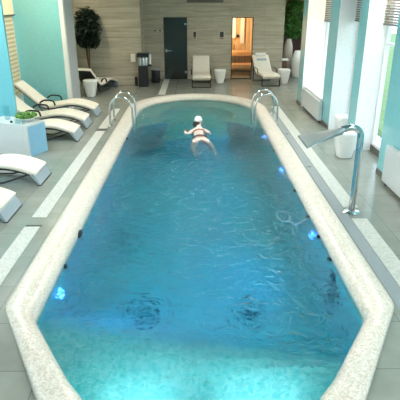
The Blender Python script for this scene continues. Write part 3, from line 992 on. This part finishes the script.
# blinds
def blind(label, x, y0, y1, zb, zt, m, slats=True, dx=-.05):
    t = thing('window_blind', label, 'blind', (x, y0, 0))
    L_ = y1-y0
    bm = bmesh.new()
    if slats:
        z = zb+.03
        while z < zt:
            vs = box(bm, -.02, .02, .01, L_-.01, z, z+.026); z += .042
        obj('slat', bm, m, t, kind='stuff')
        for y in (.1, L_-.1): obj('ladder_tape', bbox(-.024, -.021, y, y+.012, zb, zt), m, t)
    else:
        obj('fabric', bbox(-.004, .004, .01, L_-.01, zb+.02, zt), m, t)
    obj('bottom_rail', bbox(-.025, .025, 0, L_, zb-.01, zb+.02), M['dark'] if not slats else M['skirt'], t)
    return t
for (a, b), lab in zip(niches[:3], ('first and second', 'second and third', 'third and nearest')):
    blind('brown slatted blind half raised in the window between the %s teal pillars' % lab, XW-.06, a+.02, b-.02, 2.14 if a > 9 else 2.24, H-.05, M['blind'])
blind('cream roller blind in the left window beside the teal partition', XL+.06, 8.55, 11.4, 2.28, H-.05, M['cream'], False)
m_, nt_, b_ = new_mat('sheer_screen')
wv = nt_.nodes.new('ShaderNodeTexWave'); wv.bands_direction = 'Z'; wv.inputs['Scale'].default_value = 3.2; wv.inputs['Distortion'].default_value = .6
nt_.links.new(tex_coord(nt_), wv.inputs['Vector'])
cr_ = nt_.nodes.new('ShaderNodeValToRGB'); cr_.color_ramp.elements[0].color = srgb(206, 196, 168); cr_.color_ramp.elements[1].color = srgb(244, 236, 214)
nt_.links.new(wv.outputs['Fac'], cr_.inputs['Fac'])
tl = nt_.nodes.new('ShaderNodeBsdfTranslucent'); df = nt_.nodes.new('ShaderNodeBsdfDiffuse'); ms = nt_.nodes.new('ShaderNodeMixShader'); ms.inputs[0].default_value = .55
for q_ in (tl, df): nt_.links.new(cr_.outputs['Color'], q_.inputs['Color'])
nt_.links.new(df.outputs[0], ms.inputs[1]); nt_.links.new(tl.outputs[0], ms.inputs[2])
nt_.links.new(ms.outputs[0], nt_.nodes['Material Output'].inputs['Surface'])
t = thing('window_screen', 'sheer cream banded screen hanging in the left window below the blind', 'screen', (XL+.03, 8.55, 0))
bm = bmesh.new(); n_ = 120; rr_ = []
for i_ in range(n_+1):
    y_ = 2.8*i_/n_; x_ = .018*math.sin(i_*1.3)
    rr_.append((bm.verts.new((x_, y_, .45)), bm.verts.new((x_, y_, 2.27)), bm.verts.new((x_+.003, y_, 2.27)), bm.verts.new((x_+.003, y_, .45))))
for a_, b_2 in zip(rr_, rr_[1:]):
    for q_ in range(4): bm.faces.new((a_[q_], a_[(q_+1) % 4], b_2[(q_+1) % 4], b_2[q_]))
obj('fabric', bm, m_, t, smooth=True)
obj('hem_bar', bbox(-.012, .015, 0, 2.8, .43, .455), M['cream'], t)

# ------------------------------------------------------------------ pool fittings
def fitting(name, label, loc, rx, ry, m=None, nrm='z', group=None):
    t = thing(name, label, 'pool fitting', loc, 0, group)
    bm = bmesh.new()
    n = 20
    if nrm == 'z':
        lathe(bm, [(0, 0), (rx, 0), (rx, .02), (rx*.8, .035), (0, .035)], n)
    else:
        s = nrm
        rings = []
        for rr_, dx_ in ((0, 0), (1, 0), (1, .02), (.75, .03), (0, .03)):
            if rr_ == 0: rings.append([bm.verts.new((s*dx_, 0, 0))])
            else: rings.append([bm.verts.new((s*dx_, rr_*rx*math.cos(2*PI*i/n), rr_*ry*math.sin(2*PI*i/n))) for i in range(n)])
        for a, b in zip(rings, rings[1:]):
            for i in range(n):
                j = (i+1) % n
                if len(a) == 1: bm.faces.new((a[0], b[i], b[j]))
                elif len(b) == 1: bm.faces.new((a[i], a[j], b[0]))
                else: bm.faces.new((a[i], a[j], b[j], b[i]))
    obj('cover', bm, m or M['poolfit'], t, smooth=True)
    bm = bmesh.new()
    if nrm == 'z': lathe(bm, [(0, .035), (rx*.35, .035), (rx*.3, .045), (0, .045)], 12)
    else: box(bm, min(0, nrm*.035), max(0, nrm*.035), -rx*.3, rx*.3, -ry*.3, ry*.3)
    obj('centre', bm, M['dark'], t)
    return t
XWL = CX-1.505; XWR = CX+1.505
fitting('floor_inlet', 'dark round drain on the pool floor left of centre, nearest the shallow end', (-.62, 4.3, floor_z(0, 4.3)), .17, 0)
fitting('floor_inlet', 'dark round drain on the pool floor right of centre, nearest the shallow end', (.66, 4.3, floor_z(0, 4.3)), .15, 0)
fitting('floor_inlet', 'small dark drain on the pool floor at mid length, left of centre', (-1.12, 6.0, floor_z(0, 6.0)), .11, 0)
fitting('wall_inlet', 'dark skimmer inlet under the left coping, nearest the camera', (XWL, 4.82, -.10), .09, .06, M['black'], 1)
fitting('wall_inlet', 'small dark inlet under the left coping close to the camera', (XWL, 4.12, -.14), .04, .05, M['black'], 1)
fitting('wall_inlet', 'dark inlet on the left pool wall near the ladder', (XWL, 9.0, -.12), .05, .05, M['black'], 1)
for k, (y, z, r, lab) in enumerate([(4.10, -.42, .12, 'upper dark oval inlet on the right pool wall close to the camera'), (4.04, -.70, .12, 'lower dark oval inlet on the right pool wall close to the camera'), (4.25, -.14, .04, 'small dark inlet under the right coping nearest the camera'), (4.75, -.12, .035, 'second small dark inlet under the right coping from the camera'), (5.3, -.12, .035, 'third small dark inlet under the right coping from the camera'), (6.2, -.12, .035, 'fourth small dark inlet under the right coping from the camera'), (8.2, -.12, .035, 'small dark inlet under the right coping nearest the ladder')]):
    fitting('wall_inlet', lab, (XWR, y, z), r, r*1.1 if r < .1 else .15, M['black'] if r < .1 else None, -1)
# white ring with a stem
t = thing('pale_ring', 'pale ring with a short stem below the water near the right wall', 'pool fitting', (1.20, 5.34, -.13), 0)
bm = bmesh.new(); pts = [((.085)*math.cos(a*2*PI/24), .17*math.sin(a*2*PI/24), 0) for a in range(24)]
rings = []
for i in range(24):
    a = i*2*PI/24; c_ = Vector(pts[i]); d_ = Vector((math.cos(a), math.sin(a), 0))
    rings.append([bm.verts.new(c_+d_*.013*math.cos(b*2*PI/8)+Vector((0, 0, .013*math.sin(b*2*PI/8)))) for b in range(8)])
for i in range(24):
    for b in range(8): bm.faces.new((rings[i][b], rings[(i+1) % 24][b], rings[(i+1) % 24][(b+1) % 8], rings[i][(b+1) % 8]))
obj('ring', bm, M['cap'], t, smooth=True)
bm = bmesh.new(); tube(bm, smoothpath([(.05, -.14, 0), (.10, -.24, -.02), (.19, -.22, .0), (.29, -.12, .02)], 5), .016, 8); obj('stem', bm, M['cap'], t, smooth=True)

# underwater lamps
def pool_lamp(label, s, y, z, power, col=(.12, .35, 1)):
    x = XWL if s > 0 else XWR
    t = thing('pool_lamp', label, 'lamp', (x, y, z), 0)
    for nm, r0, dd, m_ in (('bezel', .06, .018, M['chrome']), ('lens', .042, .026, M['bluelamp'])):
        bm = bmesh.new(); tube(bm, [(0, 0, 0), (s*dd, 0, 0)], r0, 18); obj(nm, bm, m_, t)
    l = bpy.data.lights.new('pool_lamp_light', 'SPOT'); l.energy = power; l.color = col; l.shadow_soft_size = .05
    l.spot_size = R(150); l.spot_blend = .8
    lo = bpy.data.objects.new('pool_lamp_light', l); C.objects.link(lo); lo.parent = t; lo.location = (s*.06, 0, 0)
    lo.rotation_euler = (0, R(-90) if s > 0 else R(90), 0)
    if s > 0: lo.rotation_euler = (0, R(-80), 0)
    else: lo.rotation_euler = (0, R(80), 0)
pool_lamp('glowing blue underwater lamp on the left wall at the shallow end', 1, 3.85, -.36, 26, (.05, .34, 1))
pool_lamp('glowing blue underwater lamp on the right wall nearest the spout', -1, 5.0, -.30, 34, (.05, .34, 1))
pool_lamp('glowing blue underwater lamp on the right wall at mid length', -1, 7.3, -.26, 26, (.05, .34, 1))
pool_lamp('glowing blue underwater lamp on the right wall beside the ladder', -1, 9.3, -.24, 26, (.05, .34, 1))

def added_end_lamp(label, x, power):  # hidden lamps added to brighten the shallow shelf
    t = thing('pool_lamp', label, 'lamp', (x, 2.14, -.16), 0)
    for nm, r0, dd, m_ in (('bezel', .05, .018, M['chrome']), ('lens', .035, .026, M['bluelamp'])):
        bm = bmesh.new(); tube(bm, [(0, 0, 0), (0, dd, 0)], r0, 18); obj(nm, bm, m_, t)
    l = bpy.data.lights.new('pool_lamp_light', 'SPOT'); l.energy = power; l.color = (1, 1, .97); l.shadow_soft_size = .04
    l.spot_size = R(160); l.spot_blend = .9
    lo = bpy.data.objects.new('pool_lamp_light', l); C.objects.link(lo); lo.parent = t; lo.location = (0, .05, .0)
    lo.rotation_euler = (R(86), 0, 0)
added_end_lamp('added white underwater lamp hidden in the near end wall, left one', -.45, 24)
added_end_lamp('added white underwater lamp hidden in the near end wall, right one', .5, 24)


# ------------------------------------------------------------------ swimmer
def skin_body():
    V = []; E_ = []; Rr = []
    def v(p, r, par=None):
        V.append(Vector(p)); Rr.append(r if isinstance(r, tuple) else (r, r))
        if par is not None: E_.append((par, len(V)-1))
        return len(V)-1
    pel = v((0, 0, -.05), (.155, .11))
    bel = v((0, .17, -.035), (.125, .095), pel)
    che = v((-.01, .36, -.01), (.15, .11), bel)
    sh = v((-.01, .50, .03), (.12, .085), che)
    nk = v((-.015, .60, .075), (.052, .052), sh)
    h1 = v((-.015, .67, .125), (.075, .08), nk)
    h2 = v((-.015, .70, .185), (.082, .092), h1)
    h3 = v((-.015, .695, .235), (.055, .06), h2)
    def arm(s):
        a = v((s*.17, .50, .01), .052, sh)
        b = v((s*.225, .47, -.05), .048, a)
        if s < 0:
            c = v((-.29, .53, -.045), .038, b); d_ = v((-.31, .62, -.035), .034, c); e_ = v((-.29, .74, -.035), .022, d_)
            dirn = Vector((.1, .95, 0)).normalized()
        else:
            c = v((.24, .53, -.11), .038, b); d_ = v((.22, .63, -.12), .034, c); e_ = v((.17, .76, -.11), .022, d_)
            dirn = Vector((-.3, 1, 0)).normalized()
        side = Vector((dirn.y, -dirn.x, 0))
        pw = V[e_]
        p2 = v(pw+dirn*.045, (.033, .016), e_)
        for k, ln in enumerate((.060, .072, .068, .052)):
            o_ = side*(-.030+.020*k)
            f1 = v(V[p2]+dirn*.035+o_, .0085, p2); f2 = v(V[f1]+dirn*ln*.5+Vector((0, 0, -.004)), .0078, f1); v(V[f2]+dirn*ln*.5+Vector((0, 0, -.012)), .006, f2)
        th = -side if s > 0 else side
        t1 = v(pw+th*.034+dirn*.02, .0095, e_); v(V[t1]+th*.022+dirn*.035, .0078, t1)
    arm(-1); arm(1)
    for s in (-1, 1):
        hp = v((s*.10, -.08, -.06), .098, pel)
        if s < 0:
            m_ = v((-.13, -.26, -.11), .084, hp); kn = v((-.16, -.42, -.17), .060, m_); ca = v((-.15, -.53, -.22), .056, kn); an = v((-.12, -.70, -.33), .034, ca)
            he = v((-.11, -.74, -.35), .034, an); to = v((-.06, -.83, -.40), (.036, .02), he); v((-.04, -.88, -.415), (.03, .014), to)
        else:
            m_ = v((.17, -.25, -.11), .084, hp); kn = v((.22, -.40, -.17), .060, m_); ca = v((.24, -.51, -.22), .056, kn); an = v((.28, -.67, -.33), .034, ca)
            he = v((.29, -.71, -.35), .034, an); to = v((.34, -.79, -.40), (.036, .02), he); v((.37, -.84, -.415), (.03, .014), to)
    me = bpy.data.meshes.new('person'); me.from_pydata([tuple(p) for p in V], E_, [])
    o = bpy.data.objects.new('person', me); C.objects.link(o)
    sk = o.modifiers.new('s', 'SKIN'); sk.use_smooth_shade = True; sk.branch_smoothing = .6
    for i, r in enumerate(Rr): me.skin_vertices[0].data[i].radius = r
    me.skin_vertices[0].data[0].use_root = True
    su = o.modifiers.new('u', 'SUBSURF'); su.levels = 2; su.render_levels = 2
    dg = bpy.context.evaluated_depsgraph_get(); dg.update()
    m2 = bpy.data.meshes.new_from_object(o.evaluated_get(dg))
    o.modifiers.clear(); o.data = m2; m2.materials.clear(); m2.materials.append(M['skin'])
    for p in m2.polygons: p.use_smooth = True
    return o
sw = skin_body()
tag(sw, 'person swimming away in the pool wearing a white swim cap and dark red swimsuit', 'person')
sw.location = (.10, 8.95, ZW+.02); sw.rotation_euler = (0, 0, R(2))
def ellip(c, r, n=16, m=10, zmin=-1, rot=None):
    bm = bmesh.new()
    bmesh.ops.create_uvsphere(bm, u_segments=n, v_segments=m, radius=1)
    for v_ in bm.verts:
        q = Vector((v_.co.x*r[0], v_.co.y*r[1], v_.co.z*r[2]))
        if rot: q = rot @ q
        v_.co = Vector(c)+q
    return bm
hc = Vector((-.015, .705, .185))
# cap: upper back dome over the head
bm = ellip(hc+Vector((.005, -.005, .02)), (.092, .108, .098), 24, 16)
geo = [f for f in bm.faces if f.calc_center_median().z < hc.z+.0-.25*(f.calc_center_median().y-hc.y)]
bmesh.ops.delete(bm, geom=geo, context='FACES')
obj('swim_cap', bm, M['cap'], sw, smooth=True)
bm = ellip(hc+Vector((-.035, -.06, -.05)), (.088, .07, .075), 18, 12); obj('hair', bm, M['hair'], sw, smooth=True)
for s in (-1, 1):
    bm = ellip(hc+Vector((s*.090, .0, -.02)), (.010, .018, .028), 10, 8); obj('ear', bm, M['skin'], sw, smooth=True)
    bm = ellip(hc+Vector((s*.032, .092, .005)), (.012, .008, .008), 10, 8); obj('eye', bm, M['black'], sw, smooth=True)
bm = ellip(hc+Vector((0, .105, -.02)), (.013, .018, .022), 10, 8); obj('nose', bm, M['skin'], sw, smooth=True)
bm = ellip(hc+Vector((0, .092, -.058)), (.026, .008, .008), 10, 8); obj('mouth', bm, M['suit'], sw, smooth=True)
def band(y0, y1, rx, rz, cz, nm):
    bm = bmesh.new(); n = 28; rings = []
    for yy, k in ((y0, .96), ((y0+y1)/2, 1.02), (y1, .96)):
        rings.append([bm.verts.new((rx*k*math.cos(2*PI*i/n), yy, cz+rz*k*math.sin(2*PI*i/n))) for i in range(n)])
    for a, b in zip(rings, rings[1:]):
        for i in range(n): bm.faces.new((a[i], a[(i+1) % n], b[(i+1) % n], b[i]))
    o = obj(nm, bm, M['suit'], sw, smooth=True)
    o.modifiers.new('t', 'SOLIDIFY').thickness = .006
band(-.05, .04, .17, .118, -.05, 'swimsuit_bottom')
band(.33, .38, .157, .118, -.012, 'swimsuit_top')

# ------------------------------------------------------------------ ceiling lamps added out of view: fill light, sparkle on the water
i = 0
for y, x in [(y_, x_) for y_ in (1.5, 4.5, 7.5, 10.5, 13.3) for x_ in (-3.4, 3.0)]+[(y_, .04) for y_ in (3, 5, 7, 9, 11)]:
    for _ in (0,):
        t = thing('added_fill_lamp', 'square fill lamp added on the unseen ceiling above the pool hall', 'lamp', (x, y, H), 0, 'added ceiling fill lamps')
        if x == .04:  # centre row added for glints on the ripples
            t['label'] = 'lamp added on the unseen ceiling for sparkle on the water'; t['group'] = 'added sparkle lamps on the centre line'
            obj('frame', bbox(-.24, .24, -.24, .24, -.02, 0), M['white'], t)
            obj('diffuser', bbox(-.2, .2, -.2, .2, -.03, -.02), M['lampc'], t)
            continue
        obj('frame', bbox(-.34, .34, -.34, .34, -.02, 0), M['white'], t)
        obj('diffuser', bbox(-.3, .3, -.3, .3, -.03, -.02), M['lampw'] if y > 10 else M['lamp'], t)

# ------------------------------------------------------------------ outside the left window
struct('exterior_ground', bbox(-40, -5.0, -30, 50, -.62, -.45), M['grass'])
struct('exterior_ground', bbox(4.7, 40, -30, 50, -.62, -.45), M['grass'])
t = thing('building', 'pale beige building seen through the left window', 'building', (-11.0, 17.0, -.45), 0)
obj('wall', bbox(-3, 3, -6, 12, 0, 7), M['ext'], t)
for r_ in range(3):
    for c_ in range(10):
        obj('window', bbox(2.95, 3.03, -5.4+c_*1.7, -4.5+c_*1.7, .9+r_*2.2, 2.3+r_*2.2), M['shelf'], t)

# ------------------------------------------------------------------ final measure along the hall
# plan dimensions along y above were taken in a foreshortened scale; convert them to metres once
KY, OY = 1.0963, .273
done = set()
def stretch(o, off):
    if o.type == 'MESH' and o.data.name not in done:
        done.add(o.data.name)
        for v_ in o.data.vertices: v_.co.y = v_.co.y*KY+off
for o in [q for q in C.objects if q.parent is None]:
    kids = [k_ for c_ in o.children for k_ in (c_, *c_.children)]
    base = o.name.split('.')[0]
    if o.get('kind') == 'structure' or base == 'hanging_towel':
        if base.startswith('exterior'): continue
        for q in (o, *kids): stretch(q, OY)
    else:
        o.location.y = o.location.y*KY+OY
        if base in ('lounger', 'radiator', 'window_blind', 'window_screen', 'sauna_bench', 'pool_ladder', 'drain_grate'):
            for q in (o, *kids): stretch(q, 0)
            for q in kids:
                q.location.y *= KY if q.name.split('.')[0] in ('headrest', 'rolled_towel') else 1

# ------------------------------------------------------------------ light and camera
wd = bpy.data.worlds.new('world'); S.world = wd; wd.use_nodes = True
nt = wd.node_tree; bg = nt.nodes['Background']
sky = nt.nodes.new('ShaderNodeTexSky'); sky.sky_type = 'HOSEK_WILKIE'; sky.turbidity = 6; sky.ground_albedo = .4
sky.sun_direction = Vector((.6, -.5, .55)).normalized()
mx = nt.nodes.new('ShaderNodeMix'); mx.data_type = 'RGBA'; mx.inputs['Factor'].default_value = .85
nt.links.new(sky.outputs[0], mx.inputs['A']); mx.inputs['B'].default_value = (.76, .90, 1.0, 1)
nt.links.new(mx.outputs['Result'], bg.inputs['Color'])
bg.inputs['Strength'].default_value = 3.0

def area(loc, rot, sx, sy, e_, col):
    l = bpy.data.lights.new('daylight', 'AREA'); l.shape = 'RECTANGLE'; l.size = sx; l.size_y = sy; l.energy = e_; l.color = col
    o = bpy.data.objects.new('daylight', l); C.objects.link(o); o.location = loc; o.rotation_euler = rot
    return o

cam = bpy.data.cameras.new('camera'); co = bpy.data.objects.new('camera', cam); C.objects.link(co)
cam.sensor_width = 36; cam.lens = 36*491/400; cam.clip_end = 200
co.location = (0, 0, 2.641); co.rotation_euler = (R(90-22.26), 0, R(-0.55))
S.camera = co
S.view_settings.view_transform = 'Standard'; S.view_settings.look = 'None'; S.view_settings.gamma = 1
S.view_settings.use_curve_mapping = False
S.view_settings.exposure = 0.38
S.cycles.max_bounces = 10; S.cycles.transparent_max_bounces = 16; S.cycles.sample_clamp_indirect = 6
